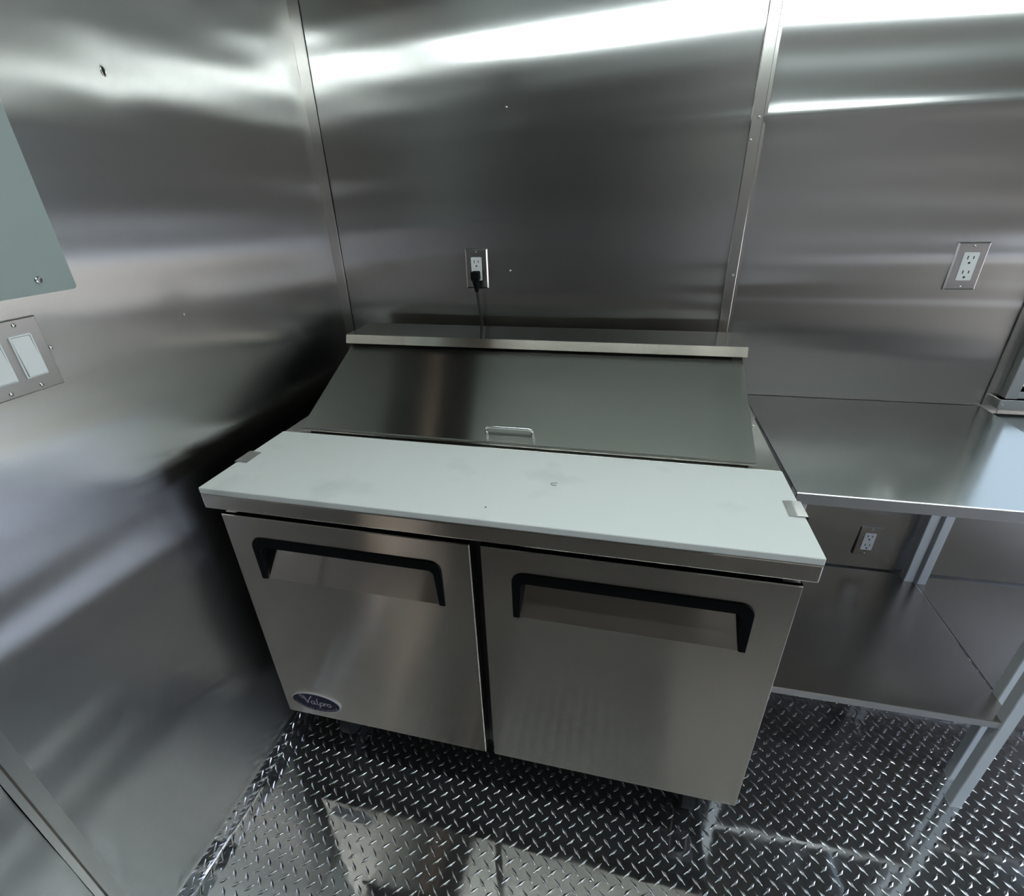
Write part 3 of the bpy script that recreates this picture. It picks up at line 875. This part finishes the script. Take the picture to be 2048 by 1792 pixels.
# ------------------------------------------------------------------ left wall: switches and electrical panel
def left_thing(name, label, cat, y, z):
    return thing(name, label, cat, (0.0035, y, z), math.pi / 2)    # local x runs along +y, local -y towards the room
sp = left_thing('switch_plate', 'steel double switch plate with white rockers below the grey panel', 'light switch', -0.9775, 1.3025)
bm = bmesh.new()
w, h, d = 0.058, 0.0571, 0.0045
R_ = [[bm.verts.new(p) for p in r] for r in ([(-w, 0, -h), (w, 0, -h), (w, 0, h), (-w, 0, h)], [(-w, -0.003, -h), (w, -0.003, -h), (w, -0.003, h), (-w, -0.003, h)],
      [(-w + .0015, -d, -h + .0015), (w - .0015, -d, -h + .0015), (w - .0015, -d, h - .0015), (-w + .0015, -d, h - .0015)])]
for a_, b_ in zip(R_, R_[1:]):
    for k in range(4): bm.faces.new((a_[k], a_[(k + 1) % 4], b_[(k + 1) % 4], b_[k]))
bm.faces.new(R_[2]); bm.faces.new(R_[0][::-1])
from_bm('cover_plate', bm, M_platel, sp)
for gx in (-0.023, 0.023):
    bm = bmesh.new()
    o_r, i_r = rrect(gx - 0.0165, -0.0335, gx + 0.0165, 0.0335, 0.0025), rrect(gx - 0.0143, -0.0312, gx + 0.0143, 0.0312, 0.0015)
    a0 = [bm.verts.new((u, -d + 0.001, v)) for u, v in o_r]; a1 = [bm.verts.new((u, -d - 0.0028, v)) for u, v in o_r]
    b1 = [bm.verts.new((u, -d - 0.0028, v)) for u, v in i_r]; b0 = [bm.verts.new((u, -d + 0.0005, v)) for u, v in i_r]
    for p_, q_ in ((a0, a1), (a1, b1), (b1, b0)):
        for k in range(len(p_)): bm.faces.new((p_[k], p_[(k + 1) % len(p_)], q_[(k + 1) % len(q_)], q_[k]))
    fr2 = from_bm('switch_frame', bm, M_white, sp)
    bm = bmesh.new()
    prism(bm, [(-d + 0.0002, -0.0305), (-d - 0.0054, -0.0305), (-d - 0.0018, 0.0305), (-d + 0.0002, 0.0305)], 'x', gx - 0.0136, gx + 0.0136)
    from_bm('rocker', bm, M_white, fr2)
    for s in (0.0485, -0.0485): rivet(sp, (gx, -d, s), 0, 1.0, 'screw')
ep = left_thing('electrical_panel', 'flat grey-green enamelled electrical panel cover with rounded corner', 'electrical panel', -1.016, 1.3886)
bm = bmesh.new(); prism(bm, rrect(-0.18, 0.0, 0.18, 0.62, 0.006), 'y', -0.0045, 0.0)
from_bm('cover', bm, M_panel, ep)
bm = bmesh.new(); prism(bm, rrect(-0.11, 0.14, 0.11, 0.52, 0.006), 'y', -0.010, -0.0046)
from_bm('panel_door', bm, M_panel, ep)
for x in (-0.124, 0.124):
    for z in (0.0215, 0.5985):
        bm = bmesh.new()
        rings = []
        for r, hh in ((0.0062, 0.0), (0.0060, 0.0014), (0.0045, 0.0026), (0.0016, 0.0030)):
            rings.append([bm.verts.new((x + r * math.cos(k * math.pi / 8), -0.0045 - hh, z + r * math.sin(k * math.pi / 8))) for k in range(16)])
        for a_, b_ in zip(rings, rings[1:]):
            for k in range(16): bm.faces.new((a_[k], a_[(k + 1) % 16], b_[(k + 1) % 16], b_[k]))
        bm.faces.new(rings[-1])
        sc = from_bm('screw', bm, M_chrome, ep, True)
        box('slot', (x - 0.0050, -0.0079, z - 0.0005), (x + 0.0050, -0.0072, z + 0.0005), M_slot, sc)

# screws in the floor joints and a brown spot beside the left one
for x, y in ((0.050, -0.924), (0.557, -0.918), (0.958, -0.919)):
    o = bpy.data.objects.new('screw', RIV); C.objects.link(o); o.parent = floor; o.location = (x, y, 0.0); o.rotation_euler = (-math.pi / 2, 0, 0)
bm = bmesh.new(); cyl(bm, (0.043, -0.964, 0.0003), 'z', 0.0032, 0.0006, 14)
from_bm('brown_spot', bm, M_rust, floor)
